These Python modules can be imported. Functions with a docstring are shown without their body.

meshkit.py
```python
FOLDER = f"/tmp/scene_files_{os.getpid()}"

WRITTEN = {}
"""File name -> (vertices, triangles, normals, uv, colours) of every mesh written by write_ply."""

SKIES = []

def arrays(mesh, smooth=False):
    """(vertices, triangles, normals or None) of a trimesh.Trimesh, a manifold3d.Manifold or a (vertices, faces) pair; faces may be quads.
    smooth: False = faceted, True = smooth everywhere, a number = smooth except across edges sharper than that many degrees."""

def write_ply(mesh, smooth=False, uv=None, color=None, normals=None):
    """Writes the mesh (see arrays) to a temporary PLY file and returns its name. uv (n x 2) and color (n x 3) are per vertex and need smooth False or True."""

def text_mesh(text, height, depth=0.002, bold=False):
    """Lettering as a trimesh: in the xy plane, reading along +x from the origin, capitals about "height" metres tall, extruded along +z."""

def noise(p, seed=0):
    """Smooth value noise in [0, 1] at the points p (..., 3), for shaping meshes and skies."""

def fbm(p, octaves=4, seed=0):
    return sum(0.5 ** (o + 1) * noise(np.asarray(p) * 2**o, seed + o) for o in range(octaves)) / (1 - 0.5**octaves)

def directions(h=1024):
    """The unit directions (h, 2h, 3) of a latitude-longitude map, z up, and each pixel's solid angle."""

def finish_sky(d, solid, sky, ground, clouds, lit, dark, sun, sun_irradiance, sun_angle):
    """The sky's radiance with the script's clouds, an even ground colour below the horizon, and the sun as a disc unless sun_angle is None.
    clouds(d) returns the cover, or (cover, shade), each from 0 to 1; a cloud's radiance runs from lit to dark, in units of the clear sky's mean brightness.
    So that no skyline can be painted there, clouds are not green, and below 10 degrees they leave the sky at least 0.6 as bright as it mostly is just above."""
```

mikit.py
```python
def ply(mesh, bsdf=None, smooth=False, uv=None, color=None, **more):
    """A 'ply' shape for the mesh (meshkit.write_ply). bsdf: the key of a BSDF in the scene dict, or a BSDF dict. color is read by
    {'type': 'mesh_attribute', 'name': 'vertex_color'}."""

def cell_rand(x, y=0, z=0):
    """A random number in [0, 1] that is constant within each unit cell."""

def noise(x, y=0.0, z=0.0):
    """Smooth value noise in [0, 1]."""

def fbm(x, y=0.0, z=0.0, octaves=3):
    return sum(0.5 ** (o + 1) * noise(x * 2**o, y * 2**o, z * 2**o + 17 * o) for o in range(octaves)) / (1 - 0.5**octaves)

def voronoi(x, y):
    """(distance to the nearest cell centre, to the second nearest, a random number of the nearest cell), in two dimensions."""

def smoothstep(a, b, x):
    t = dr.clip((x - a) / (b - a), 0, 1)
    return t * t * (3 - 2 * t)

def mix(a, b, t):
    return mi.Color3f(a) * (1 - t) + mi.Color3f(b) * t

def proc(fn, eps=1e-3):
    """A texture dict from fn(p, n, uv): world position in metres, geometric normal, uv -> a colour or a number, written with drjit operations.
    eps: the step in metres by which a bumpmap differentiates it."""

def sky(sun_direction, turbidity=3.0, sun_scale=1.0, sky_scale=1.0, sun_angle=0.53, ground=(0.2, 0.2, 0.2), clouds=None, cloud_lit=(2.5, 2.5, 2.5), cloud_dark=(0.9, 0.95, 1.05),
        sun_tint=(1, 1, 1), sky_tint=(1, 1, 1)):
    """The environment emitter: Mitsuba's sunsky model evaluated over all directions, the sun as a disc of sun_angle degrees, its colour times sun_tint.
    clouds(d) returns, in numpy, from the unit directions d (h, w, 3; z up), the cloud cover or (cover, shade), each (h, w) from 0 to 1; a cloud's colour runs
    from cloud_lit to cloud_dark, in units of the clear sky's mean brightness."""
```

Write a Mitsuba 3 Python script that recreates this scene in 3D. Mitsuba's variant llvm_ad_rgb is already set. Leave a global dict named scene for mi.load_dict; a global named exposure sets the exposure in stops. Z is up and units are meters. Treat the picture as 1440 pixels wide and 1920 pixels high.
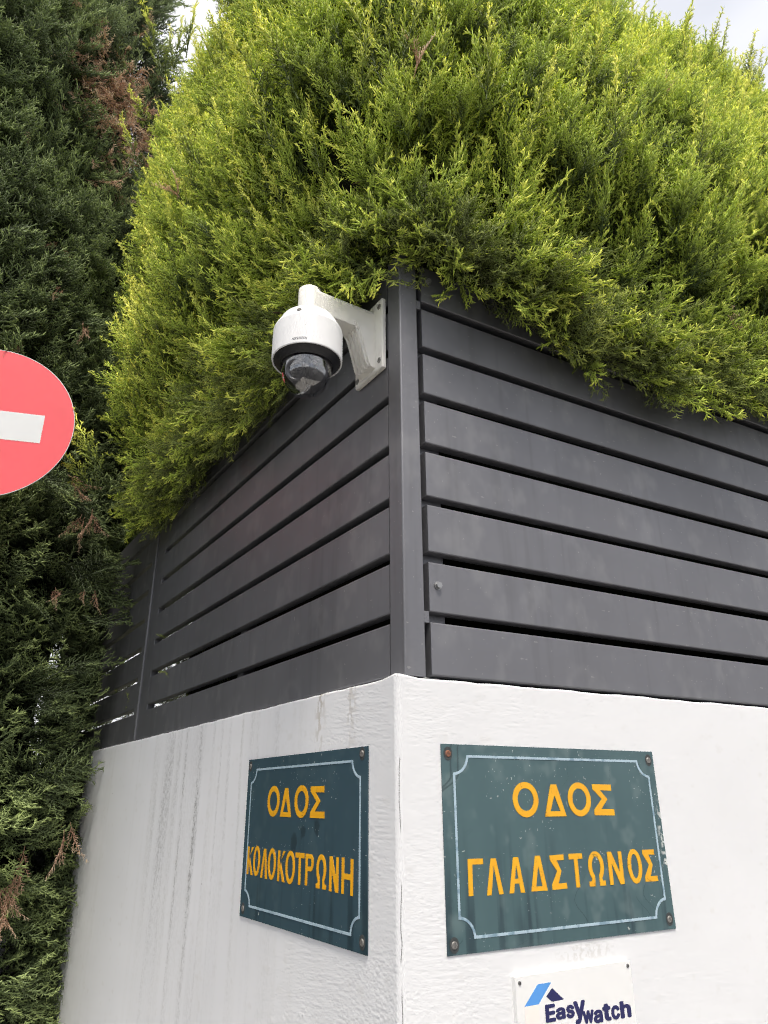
import math, random
import numpy as np, trimesh, manifold3d as m3, drjit as dr, mitsuba as mi
import shapely.geometry as sg
from shapely import affinity, union_all
import mikit, meshkit
T = mi.ScalarTransform4f
scene, labels = {}, {}

# ------------------------------------------------------------------ camera, sky, exposure
CAM = np.array([-0.63735, -1.06919, 1.5998])
FWD = np.array([0.45206, 0.80961, 0.37439])
UPV = np.array([-0.17863, -0.32905, 0.92726])
scene['camera'] = {'type': 'perspective', 'fov': 2 * math.degrees(math.atan(720 / 1341.42)), 'fov_axis': 'x', 'near_clip': 0.02, 'far_clip': 2000.0,
                   'to_world': T().look_at(origin=CAM.tolist(), target=(CAM + FWD).tolist(), up=UPV.tolist())}
SUN = (-0.16, -0.50, 1.10)

def cloud_cover(d):
    n = meshkit.fbm(d * np.array([2.6, 2.6, 4.0]) + 7.3, 5, 3)
    cover = np.clip((n - 0.36) * 5.0, 0, 1)
    return 0.62 + 0.38 * cover, 0.25 * np.clip((meshkit.fbm(d * 5 + 2.0, 4, 9) - 0.5) * 3, 0, 1)

scene['sky'] = mikit.sky(SUN, turbidity=3, sun_scale=1.10, sun_angle=18, sun_tint=(0.88, 0.97, 1.14), clouds=cloud_cover, cloud_lit=(3.3, 3.3, 3.4), cloud_dark=(2.2, 2.25, 2.4), ground=(0.25, 0.25, 0.24))
exposure = 1.82

# ------------------------------------------------------------------ helpers
ANG = 0.0673                                       # the side street meets the front at a little more than a right angle
DL = np.array([-math.sin(ANG), math.cos(ANG), 0])   # along the side wall, away from the corner
NN = np.array([math.cos(ANG), math.sin(ANG), 0])    # into the garden from the side wall
EZ = np.array([0, 0, 1.0])
rng = np.random.default_rng(11)

def mat4(x, y, z, o):
    m = np.eye(4); m[:3, 0], m[:3, 1], m[:3, 2], m[:3, 3] = x, y, z, o
    return m
SIDE = mat4(DL, -NN, EZ, np.zeros(3))               # side wall frame: x along, y out to the street, z up
FRONT = mat4([1, 0, 0], [0, -1, 0], EZ, np.zeros(3))  # front wall frame: x along, y out to the street
COUNT = {}

def numbered(name):
    n = COUNT.get(name, 0); COUNT[name] = n + 1
    return name if n == 0 else f'{name}_{n:03d}'

def tri(v, f):
    return trimesh.Trimesh(np.asarray(v, float), np.asarray(f), process=False)

def add(name, mesh, bsdf, parent=None, label=None, cat=None, group=None, kind=None, smooth=False, frame=None, uv=None):
    key = numbered(name if parent is None else parent + '__' + name)
    if hasattr(mesh, 'to_mesh'):
        mm = mesh.to_mesh(); mesh = tri(mm.vert_properties[:, :3], mm.tri_verts)
    if frame is not None:
        mesh = mesh.copy(); mesh.apply_transform(frame)
        if np.linalg.det(frame[:3, :3]) < 0: mesh.invert()
    scene[key] = mikit.ply(mesh, bsdf, smooth=smooth, uv=uv)
    tag(key, label, cat, group, kind)
    return key

def tag(key, label=None, cat=None, group=None, kind=None):
    d = {k: v for k, v in dict(label=label, category=cat, group=group, kind=kind).items() if v}
    if d: labels[key] = {**labels.get(key, {}), **d}
    return key

def thing(name, label, cat, group=None):
    return tag(numbered(name), label, cat, group)

def extrude(poly, h):
    """A shapely polygon in xy, extruded from z = 0 to h."""
    return trimesh.util.concatenate([trimesh.creation.extrude_polygon(g, h, engine='earcut') for g in getattr(poly, 'geoms', [poly])])

def prism_x(profile, x0, x1):
    """A profile in (y, z), extruded along x."""
    m = extrude(sg.Polygon(profile), x1 - x0)
    m.apply_transform(np.array([[0, 0, 1, x0], [1, 0, 0, 0], [0, 1, 0, 0], [0, 0, 0, 1.0]]))
    return m

def upright(poly, y0, y1):
    """A polygon in (x, z), extruded along y (outwards)."""
    m = extrude(poly, abs(y1 - y0))
    m.apply_transform(np.array([[1, 0, 0, 0], [0, 0, -1, max(y0, y1)], [0, 1, 0, 0], [0, 0, 0, 1.0]]))
    return m

def rbox(x0, x1, y0, y1, z0, z1, r=0.002, seg=8):
    s = m3.Manifold.sphere(r, seg)
    return m3.Manifold.batch_hull([s.translate([x, y, z]) for x in (x0 + r, x1 - r) for y in (y0 + r, y1 - r) for z in (z0 + r, z1 - r)])

def lathe(pts, n=48):
    return trimesh.creation.revolve(np.array(pts, float), sections=n)

def tube(pts, radii, n=10):
    v, f = [], []
    p = np.asarray(pts, float); t = np.gradient(p, axis=0)
    for i, c in enumerate(p):
        d = t[i] / np.linalg.norm(t[i]); a = np.cross(d, [0, 0, 1] if abs(d[2]) < .9 else [1, 0, 0]); a /= np.linalg.norm(a); b = np.cross(d, a)
        w = np.arange(n) * 2 * np.pi / n
        v.append(c + radii[i] * (np.cos(w)[:, None] * a + np.sin(w)[:, None] * b))
    for i in range(len(p) - 1):
        for k in range(n):
            a0, a1, b0, b1 = i * n + k, i * n + (k + 1) % n, (i + 1) * n + k, (i + 1) * n + (k + 1) % n
            f += [[a0, a1, b1], [a0, b1, b0]]
    e = (len(p) - 1) * n
    f += [[0, k + 1, k] for k in range(1, n - 1)] + [[e, e + k, e + k + 1] for k in range(1, n - 1)]
    m = tri(np.vstack(v), f); trimesh.repair.fix_normals(m)
    return m

# ------------------------------------------------------------------ materials
def mat(name, color, rough=0.5, metallic=0.0, spec=0.5, bump=None, eps=1e-3, bump_scale=1.0, **more):
    b = {'type': 'principled', 'base_color': {'type': 'rgb', 'value': list(color)} if isinstance(color, tuple) else mikit.proc(color),
         'roughness': rough if isinstance(rough, float) else mikit.proc(rough), 'metallic': metallic, 'specular': spec, **more}
    if bump: b = {'type': 'bumpmap', 'arbitrary': mikit.proc(bump, eps=eps), 'scale': bump_scale, 'bsdf': b}
    scene[name] = {'type': 'twosided', 'bsdf': b}
    return name
N, F, SS, MX = mikit.noise, mikit.fbm, mikit.smoothstep, mikit.mix

def plaster_color(p, n, uv):
    along = p.x * DL[0] + p.y * DL[1]                       # distance from the corner along the side wall
    side = SS(0.5, 0.8, dr.abs(n.x))
    front = 1 - side
    c = MX((0.650, 0.655, 0.660), (0.600, 0.605, 0.608), F(p.x * 5, p.y * 5, p.z * 5, 3))
    c = MX(c, (0.56, 0.555, 0.54), SS(0.62, 0.9, F(p.x * 40, p.y * 40, p.z * 40, 3)) * 0.5)
    # grey run-off streaks that hang from the coping of the side wall
    warp = 0.010 * (N(along * 6, p.z * 4, 3.0) - 0.5)
    al = along + warp
    grain = SS(0.30, 0.75, F(along * 230, p.z * 150, 1.0, 2))
    broken = SS(0.25, 0.7, N(al * 60, p.z * 9, 7.0))
    broad = SS(0.42, 0.78, F(al * 17, 3.1, p.z * 0.8, 2))
    fine = SS(0.45, 0.80, F(al * 52, 6.2, p.z * 1.3, 2)) * (0.55 + 0.45 * broken)
    body = SS(0.36, 0.62, along) * (1 - SS(1.05, 1.50, along))
    fall = SS(0.85, 1.80, p.z + 0.30 * N(al * 16, 2.0, 0.0))
    c = MX(c, (0.24, 0.24, 0.23), side * dr.clip(0.25 * broad + 0.75 * fine * (0.5 + 0.5 * broad) * 1.3, 0, 1) * body * fall * (0.25 + 0.75 * grain) * 0.8)
    faint = SS(0.48, 0.85, F(al * 40, 5.0, p.z * 0.9, 2)) * SS(0.5, 1.7, p.z) * SS(0.1, .4, along)
    c = MX(c, (0.52, 0.52, 0.50), side * faint * (0.4 + 0.6 * grain) * 0.30)
    two = (SS(0.030, 0.0, dr.abs(along - 0.265)) + 0.7 * SS(0.028, 0.0, dr.abs(along - 0.145))) * SS(1.60, 1.80, p.z) * SS(0.35, 0.7, N(along * 160, p.z * 90, 4.0))
    c = MX(c, (0.36, 0.33, 0.28), side * dr.clip(two, 0, 1) * 0.75)
    # a scuffed patch below the front plate, and the thin crack down the arris
    patch = SS(1.0, 0.3, dr.sqrt(dr.square((p.x - 0.345) / 0.09) + dr.square((p.z - 1.362) / 0.02))) * SS(0.45, 0.7, F(p.x * 220, p.z * 220, 2.0, 2))
    c = MX(c, (0.40, 0.38, 0.34), front * patch * 0.35)
    fleck = SS(0.968, 0.976, N(along * 120, p.z * 70, 3.3)) * SS(0.5, 0.6, N(along * 9, p.z * 9, 6.0))
    c = MX(c, (0.10, 0.09, 0.08), fleck * 0.8)
    wob = (N(p.z * 45, 1.0, 2.0) - 0.5) * 0.0022
    crack = SS(0.0009, 0.0003, dr.abs(p.x + 0.0165 + wob)) * SS(0.25, 0.45, N(p.z * 22, 9.0, 0.0)) * SS(-0.012, -0.004, p.y * -1.0 - 0.010)
    c = MX(c, (0.13, 0.13, 0.13), dr.clip(crack, 0, 1) * SS(0.02, -0.0, p.y) * 0.9)
    return c

def plaster_bump(p, n, uv):
    return 0.0012 * F(p.x * 240, p.y * 240, p.z * 240, 3) + 0.0003 * F(p.x * 60, p.y * 60, p.z * 60, 2)
mat('plaster', plaster_color, 0.85, spec=0.25, bump=plaster_bump, eps=8e-4)

def metal_color(p, n, uv):
    along = p.x * 1.0 + p.y * 1.0
    c = MX((0.190, 0.190, 0.204), (0.160, 0.160, 0.172), F(along * 7, p.z * 3, 1.0, 3))
    run = SS(0.55, 0.85, F(along * 55, p.z * 4, 3.0, 3))
    c = MX(c, (0.120, 0.119, 0.123), run * 0.3)
    dust = SS(0.52, 0.85, F(along * 24, p.z * 16, 6.0, 4))
    c = MX(c, (0.30, 0.298, 0.296), dust * 0.25)
    speck = SS(0.93, 0.96, N(p.x * 140, p.y * 140, p.z * 140))
    return MX(c, (0.42, 0.41, 0.39), speck * 0.35)

def metal_rough(p, n, uv):
    return 0.46 + 0.10 * F(p.x * 9 + p.y * 9, p.z * 5, 2.0, 3)

def metal_bump(p, n, uv):
    return 0.00025 * F(p.x * 330, p.y * 330, p.z * 330, 2)
mat('fence_paint', metal_color, metal_rough, metallic=0.62, spec=0.5, bump=metal_bump, eps=6e-4)
mat('pale_edge', (0.24, 0.24, 0.25), 0.45, metallic=0.3)  # paler grey for the thin strip along one edge of the slim post
mat('bolt_steel', (0.30, 0.30, 0.30), 0.4, metallic=0.7)

def enamel(faded):
    dark, light = ((0.026, 0.055, 0.074), (0.038, 0.073, 0.094)) if not faded else ((0.036, 0.075, 0.084), (0.065, 0.115, 0.122))
    def fn(p, n, uv):
        a = p.x + p.y
        c = MX(dark, light, F(a * 9, p.z * 3, 2.0, 4))
        runs = SS(0.52, 0.8, F(a * 75, p.z * 5, 5.0, 3)) * SS(1.60, 1.40, p.z)
        c = MX(c, (0.014, 0.030, 0.040), runs * 0.75)
        bloom = SS(0.56, 0.85, F(a * 30, p.z * 26, 7.0, 3))
        c = MX(c, (0.13, 0.18, 0.18), bloom * (0.45 if faded else 0.12))
        spots = SS(0.93, 0.96, N(a * 300, p.z * 300, 3.0)) * SS(0.56, 0.70, N(a * 18, p.z * 18, 8.0))
        c = MX(c, (0.55, 0.56, 0.53), spots * 0.7)
        if faded:
            edge = 0.85 * SS(0.552, 0.572, p.x + 0.010 * (F(p.z * 60, p.x * 60, 0.0, 3) - 0.5)) * SS(1.47, 1.49, p.z) * SS(1.61, 1.56, p.z)
            c = MX(c, (0.70, 0.70, 0.67), edge * SS(0.50, 0.60, F(p.x * 210, p.z * 160, 1.0, 3)))
            scratch = SS(0.012, 0.004, dr.abs(N(p.x * 30 + 4 * N(p.z * 25, 1.0, 0.0), p.z * 3, 2.0) - 0.5)) * SS(0.52, 0.62, N(p.x * 14, p.z * 14, 5.0))
            c = MX(c, (0.015, 0.030, 0.034), scratch * 0.6)
        else:
            for bx, bz, r in ((0.355, 1.522, 0.016), (0.262, 1.556, 0.014), (0.318, 1.546, 0.012)):
                al = p.x * DL[0] + p.y * DL[1]
                d = dr.sqrt(dr.square(al - bx) + dr.square((p.z - bz) * 0.75)) + 0.006 * N(al * 120, p.z * 120, 0.0)
                c = MX(c, (0.010, 0.020, 0.026), SS(r + .003, r - .003, d) * 0.6)
        return c
    return fn
mat('enamel_blue', enamel(False), 0.34, spec=0.5)
mat('enamel_green', enamel(True), lambda p, n, uv: 0.33 + 0.25 * F(p.x * 12, p.z * 8, 1.0, 3), spec=0.5)

def yellow_color(p, n, uv):
    a = p.x + p.y
    c = MX((0.73, 0.37, 0.010), (0.65, 0.31, 0.008), F(a * 60, p.z * 60, 1.0, 3))
    crack = SS(0.020, 0.006, dr.abs(N(a * 85, p.z * 85, 4.0) - 0.5)) * SS(0.55, 0.62, N(a * 40, p.z * 40, 2.0))
    return MX(c, (0.24, 0.11, 0.012), crack * 0.8)
mat('letter_yellow', yellow_color, 0.45)

def border_color(p, n, uv):
    a = p.x + p.y
    return MX((0.33, 0.43, 0.49), (0.17, 0.26, 0.32), SS(0.45, 0.75, F(a * 90, p.z * 90, 1.0, 3)) * SS(-0.2, 0.1, p.x))
mat('border_blue', border_color, 0.45)
mat('screw_zinc', lambda p, n, uv: MX((0.34, 0.33, 0.31), (0.16, 0.15, 0.14), F(p.x * 300, p.y * 300, p.z * 300, 2)), 0.5, metallic=0.6)
mat('screw_rust', lambda p, n, uv: MX((0.26, 0.10, 0.05), (0.12, 0.07, 0.05), F(p.x * 300, p.y * 300, p.z * 300, 2)), 0.8)
mat('screw_grime', lambda p, n, uv: MX((0.05, 0.055, 0.055), (0.025, 0.03, 0.03), F(p.x * 200, p.y * 200, p.z * 200, 2)), 0.8)
mat('grey_screw', (0.13, 0.13, 0.13), 0.5, metallic=0.5)

def housing_color(p, n, uv):
    c = MX((0.72, 0.72, 0.715), (0.69, 0.69, 0.68), F(p.x * 12, p.y * 12, p.z * 8, 2))
    spots = SS(0.955, 0.975, N(p.x * 260, p.y * 260, p.z * 200)) * SS(0.5, 0.65, N(p.x * 40, p.y * 40, p.z * 40))
    return MX(c, (0.22, 0.21, 0.19), spots * 0.8)
mat('housing_white', housing_color, 0.5, spec=0.4)
mat('bracket_cream', lambda p, n, uv: MX((0.73, 0.715, 0.665), (0.68, 0.665, 0.61), F(p.x * 24, p.y * 24, p.z * 24, 3)), 0.4, spec=0.5)
mat('black_plastic', (0.012, 0.012, 0.014), 0.42)
mat('grey_gimbal', (0.075, 0.075, 0.08), 0.35)
mat('lens_black', (0.006, 0.006, 0.008), 0.08, spec=0.7)
mat('led_white', (0.75, 0.74, 0.68), 0.25)
mat('print_grey', (0.16, 0.16, 0.17), 0.5)
scene['dome_acrylic'] = {'type': 'thindielectric', 'int_ior': 1.95, 'specular_transmittance': {'type': 'rgb', 'value': [0.28, 0.28, 0.30]}}
mat('sign_red', lambda p, n, uv: MX((0.80, 0.105, 0.120), (0.76, 0.090, 0.105), F(p.x * 6, p.y * 6, p.z * 6, 3)), 0.4)
mat('sign_white', lambda p, n, uv: MX((0.68, 0.69, 0.69), (0.63, 0.64, 0.64), F(p.x * 20, p.y * 20, p.z * 20, 3)), 0.4)
mat('galvanised', lambda p, n, uv: MX((0.45, 0.46, 0.47), (0.34, 0.35, 0.36), F(p.x * 25, p.y * 25, p.z * 25, 3)), 0.45, metallic=0.6)
mat('panel_white', lambda p, n, uv: MX((0.70, 0.70, 0.685), (0.66, 0.66, 0.645), F(p.x * 14, p.y * 14, p.z * 14, 3)), 0.4)
mat('ink_navy', (0.018, 0.020, 0.085), 0.4)
mat('ink_blue', (0.085, 0.27, 0.62), 0.4)
mat('ink_beige', (0.74, 0.67, 0.62), 0.45)

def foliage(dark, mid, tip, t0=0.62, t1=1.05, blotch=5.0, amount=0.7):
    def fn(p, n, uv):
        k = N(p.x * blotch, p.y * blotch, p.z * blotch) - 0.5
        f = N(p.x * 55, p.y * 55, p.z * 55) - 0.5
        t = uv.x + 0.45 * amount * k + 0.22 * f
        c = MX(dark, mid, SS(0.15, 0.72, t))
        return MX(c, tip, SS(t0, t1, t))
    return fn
def leaf(name, color, trans):
    mat(name, color, rough=0.5, spec=0.4 * trans)
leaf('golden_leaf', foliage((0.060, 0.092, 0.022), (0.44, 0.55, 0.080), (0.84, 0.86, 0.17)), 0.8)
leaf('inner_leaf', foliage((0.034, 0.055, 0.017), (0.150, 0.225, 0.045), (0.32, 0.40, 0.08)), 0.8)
leaf('plume_leaf', foliage((0.08, 0.11, 0.026), (0.44, 0.52, 0.075), (0.82, 0.82, 0.19), 0.40, 0.90), 0.8)
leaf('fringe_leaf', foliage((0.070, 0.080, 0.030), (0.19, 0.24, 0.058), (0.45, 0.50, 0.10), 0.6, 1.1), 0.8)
leaf('dark_leaf', foliage((0.040, 0.055, 0.024), (0.170, 0.225, 0.095), (0.36, 0.44, 0.16), 0.50, 1.1, 2.2, 0.9), 0.8)
mat('dead_leaf', foliage((0.42, 0.25, 0.17), (0.70, 0.49, 0.35), (0.80, 0.66, 0.48), 0.5, 1.0), rough=0.7, spec=0.2)
mat('bark', lambda p, n, uv: MX((0.14, 0.085, 0.055), (0.06, 0.040, 0.030), F(p.x * 60, p.y * 60, p.z * 12, 3)), 0.9, spec=0.1,
    bump=lambda p, n, uv: 0.006 * F(p.x * 60, p.y * 60, p.z * 12, 3))
mat('shaded_core', lambda p, n, uv: MX((0.028, 0.026, 0.016), (0.012, 0.014, 0.009), F(p.x * 40, p.y * 40, p.z * 40, 3)), 0.95, spec=0.05)  # solid core of the crowns, near-black to paint in the shade between shoots
mat('asphalt', lambda p, n, uv: MX((0.075, 0.075, 0.077), (0.05, 0.05, 0.052), F(p.x * 50, p.y * 50, 0.0, 4)), 0.9)
mat('paving', lambda p, n, uv: MX((0.34, 0.33, 0.31), (0.26, 0.25, 0.24), F(p.x * 8, p.y * 8, 0.0, 4)), 0.9)
mat('garden_soil', lambda p, n, uv: MX((0.10, 0.13, 0.05), (0.16, 0.13, 0.08), F(p.x * 4, p.y * 4, 0.0, 4)), 0.95)

# ------------------------------------------------------------------ the ground
def sheet(x0, x1, y0, y1, z):
    return tri([[x0, y0, z], [x1, y0, z], [x1, y1, z], [x0, y1, z]], [[0, 1, 2], [0, 2, 3]])
add('road', sheet(-400, 400, -400, 400, -0.13), 'asphalt', kind='structure')
add('pavement', rbox(-1.9, 40, -1.7, 30, -0.3, 0.0, 0.01), 'paving', kind='structure')
add('garden_ground', tri([[0.02, 0.05, .02], [40, 0.05, .02], [40, 30, .02], [-1.6, 30, .02]], [[0, 1, 2], [0, 2, 3]]), 'garden_soil', kind='structure')

# ------------------------------------------------------------------ boundary wall: one plastered piece round the corner
WALL_TOP = 1.797
def wall_mesh():
    path, nrm = [], []
    cF, cS = -0.0065, -0.0215           # how far each face stands out from its fence plane
    # outer corner point of the two faces
    A = np.array([NN[:2], [0, 1.0]]); corner = np.linalg.solve(A, [cS, cF])
    r = 0.012
    for u in np.r_[np.linspace(6, 1.5, 12), np.linspace(1.4, 0.02, 60)]:
        path.append(corner + DL[:2] * u); nrm.append(-NN[:2])
    for a in np.linspace(0.1, 0.9, 7):
        nv = -NN[:2] * (1 - a) + np.array([0, -1.0]) * a; nv /= np.linalg.norm(nv)
        c0 = corner + DL[:2] * r + np.array([1.0, 0]) * r
        path.append(c0 + nv * (r * 1.02)); nrm.append(nv)
    for u in np.r_[np.linspace(0.02, 1.6, 64), np.linspace(1.8, 6, 10)]:
        path.append(corner + np.array([1.0, 0]) * u); nrm.append([0, -1.0])
    path, nrm = np.array(path), np.array(nrm)
    k = len(path)
    d2 = np.linalg.norm(path - corner, axis=1)
    top = WALL_TOP + 0.0016 * (meshkit.fbm(np.c_[path * 14, np.zeros(k)], 3, 1) - 0.5) * 2 + 0.0012 * (meshkit.noise(np.c_[path * 70, np.zeros(k)], 5) - .5) * 2
    top += 0.004 * np.exp(-(d2 / 0.03) ** 2)
    rows = [np.c_[path, np.full(k, z)] for z in np.r_[0.0, np.linspace(0.8, 1.76, 24)]]
    rough = lambda P, s: P + np.c_[nrm * ((meshkit.fbm(P * 9, 3, s) - 0.5) * 0.0014)[:, None], np.zeros(k)]
    rows = [rough(P, 4) for P in rows]
    for off, dz in ((0.0, -0.0045), (0.0005, -0.0018), (0.0016, -0.0004), (0.004, 0.0), (0.05, 0.001), (0.19, 0.001)):
        rows.append(np.c_[path - nrm * off, top + dz])
    rows.append(np.c_[path - nrm * 0.2, np.zeros(k)])
    v = np.vstack(rows); f = []
    for j in range(len(rows) - 1):
        for i in range(k - 1):
            a, b, c, d = j * k + i, j * k + i + 1, (j + 1) * k + i + 1, (j + 1) * k + i
            f += [[a, b, c], [a, c, d]]
    return tri(v, f)
add('boundary_wall', wall_mesh(), 'plaster', label='white plastered corner wall with grey run-off streaks below the dark fence', cat='wall', smooth=40)

# ------------------------------------------------------------------ fence
SLAT_T, SL = 0.026, []
def slat_profile(z0, z1, y1=0.0, t=SLAT_T, c=0.0022):
    return [(y1 - t, z0 + c), (y1 - t + c, z0), (y1 - c, z0), (y1 - c * .3, z0 + c * .3), (y1, z0 + c), (y1, z1 - c), (y1 - c * .3, z1 - c * .3), (y1 - c, z1), (y1 - t + c, z1), (y1 - t, z1 - c)]
def slat(frame, x0, x1, k, parent):
    z1 = 1.8985 + 0.11475 * k; z0 = 1.8035 if k == 0 else z1 - 0.0952
    jig = 0.0008 * math.sin(k * 3.7 + x0 * 9)
    add('slat', prism_x(slat_profile(z0 + jig * .3, z1 + jig * .3, jig), x0, x1), 'fence_paint', parent, frame=frame)

# corner post: a square tube with the two faces in line with the slats
post = thing('corner_post', 'dark grey square metal post standing on the wall corner between the two fences', 'fence post')
A = np.array([0.0, 0.0])
pp = [A, DL[:2] * 0.0475, DL[:2] * 0.0475 + NN[:2] * 0.047, np.array([0.0435, 0.047]), np.array([0.0435, 0.0])]
pg = sg.Polygon(pp).buffer(-0.0035).buffer(0.0035, quad_segs=4)
pm = extrude(pg, 2.712 - 1.80); pm.apply_translation([0, 0, 1.80])
add('tube', pm, 'fence_paint', post, smooth=30)
add('cap', rbox(-0.002, 0.045, -0.001, 0.049, 2.7125, 2.719, 0.002), 'fence_paint', post)
for z in (1.908, 2.597):
    add('spacer', rbox(0.0436, 0.0545, -0.030, -0.003, z - 0.011, z + 0.011, 0.001), 'fence_paint', post, frame=FRONT)

def bolt(parent, frame, x, z, y=0.0):
    ang = np.arange(6) * np.pi / 3 + 0.2
    head = sg.Polygon([(0.0062 * math.cos(a), 0.0062 * math.sin(a)) for a in ang])
    m = trimesh.util.concatenate([affine(extrude(sg.Point(0, 0).buffer(0.0078), 0.0012), x, y, z), affine(extrude(head, 0.0052), x, y + 0.0012, z)])
    return add('bolt', m, 'bolt_steel', parent, frame=frame)
def affine(m, x, y, z):
    m = m.copy(); m.apply_transform(np.array([[1, 0, 0, x], [0, 0, 1, y], [0, -1, 0, z], [0, 0, 0, 1.0]]))
    return m

front = thing('slatted_fence', 'dark grey horizontal slat panel along the front wall, right of the corner post', 'fence')
for k in range(8): slat(FRONT, 0.0545, 3.1, k, front)
for x in (0.057, 1.55, 3.0):
    add('stile', rbox(x, x + 0.042 + .006, -0.060, -0.0265, 1.806, 2.70, 0.002), 'fence_paint', front, frame=FRONT)
for z in (1.969, 2.666): bolt(front, FRONT, 0.0735, z)

side = thing('slatted_fence', 'dark grey horizontal slat panel along the side wall, behind the white camera bracket', 'fence')
for k in range(8): slat(SIDE, 0.0485, 1.598, k, side)
for x in (0.05, 0.80):
    add('stile', rbox(x, x + 0.036, -0.060, -0.0265, 1.806, 2.70, 0.002), 'fence_paint', side, frame=SIDE)
add('stile', rbox(1.600, 1.698, -0.028, -0.0008, 1.8035, 2.703, 0.0015), 'fence_paint', side, frame=SIDE)

post2 = thing('fence_post', 'slim dark grey fence post with a pale edge between the two side panels', 'fence post')
add('tube', rbox(1.700, 1.752, -0.045, 0.004, 1.80, 2.712, 0.0025), 'fence_paint', post2, frame=SIDE)
add('pale_edge', prism_x([(0.0042, 0), (0.0050, 0.0008), (0.0050, 0.0034), (0.0042, 0.0042)], 1.81, 2.70).apply_transform(
    np.array([[0, 0, 1, 1.7005], [0, 1, 0, 0], [1, 0, 0, 0], [0, 0, 0, 1.0]])), 'pale_edge', post2, frame=SIDE, label='pale edge of the post')

far = thing('slatted_fence', 'shaded dark slat panel left of the slim fence post, half hidden by the dark cypress', 'fence')
for k in range(8): slat(SIDE, 1.754, 3.6, k, far)
add('stile', rbox(1.756, 1.80, -0.060, -0.0265, 1.806, 2.70, 0.002), 'fence_paint', far, frame=SIDE)

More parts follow.
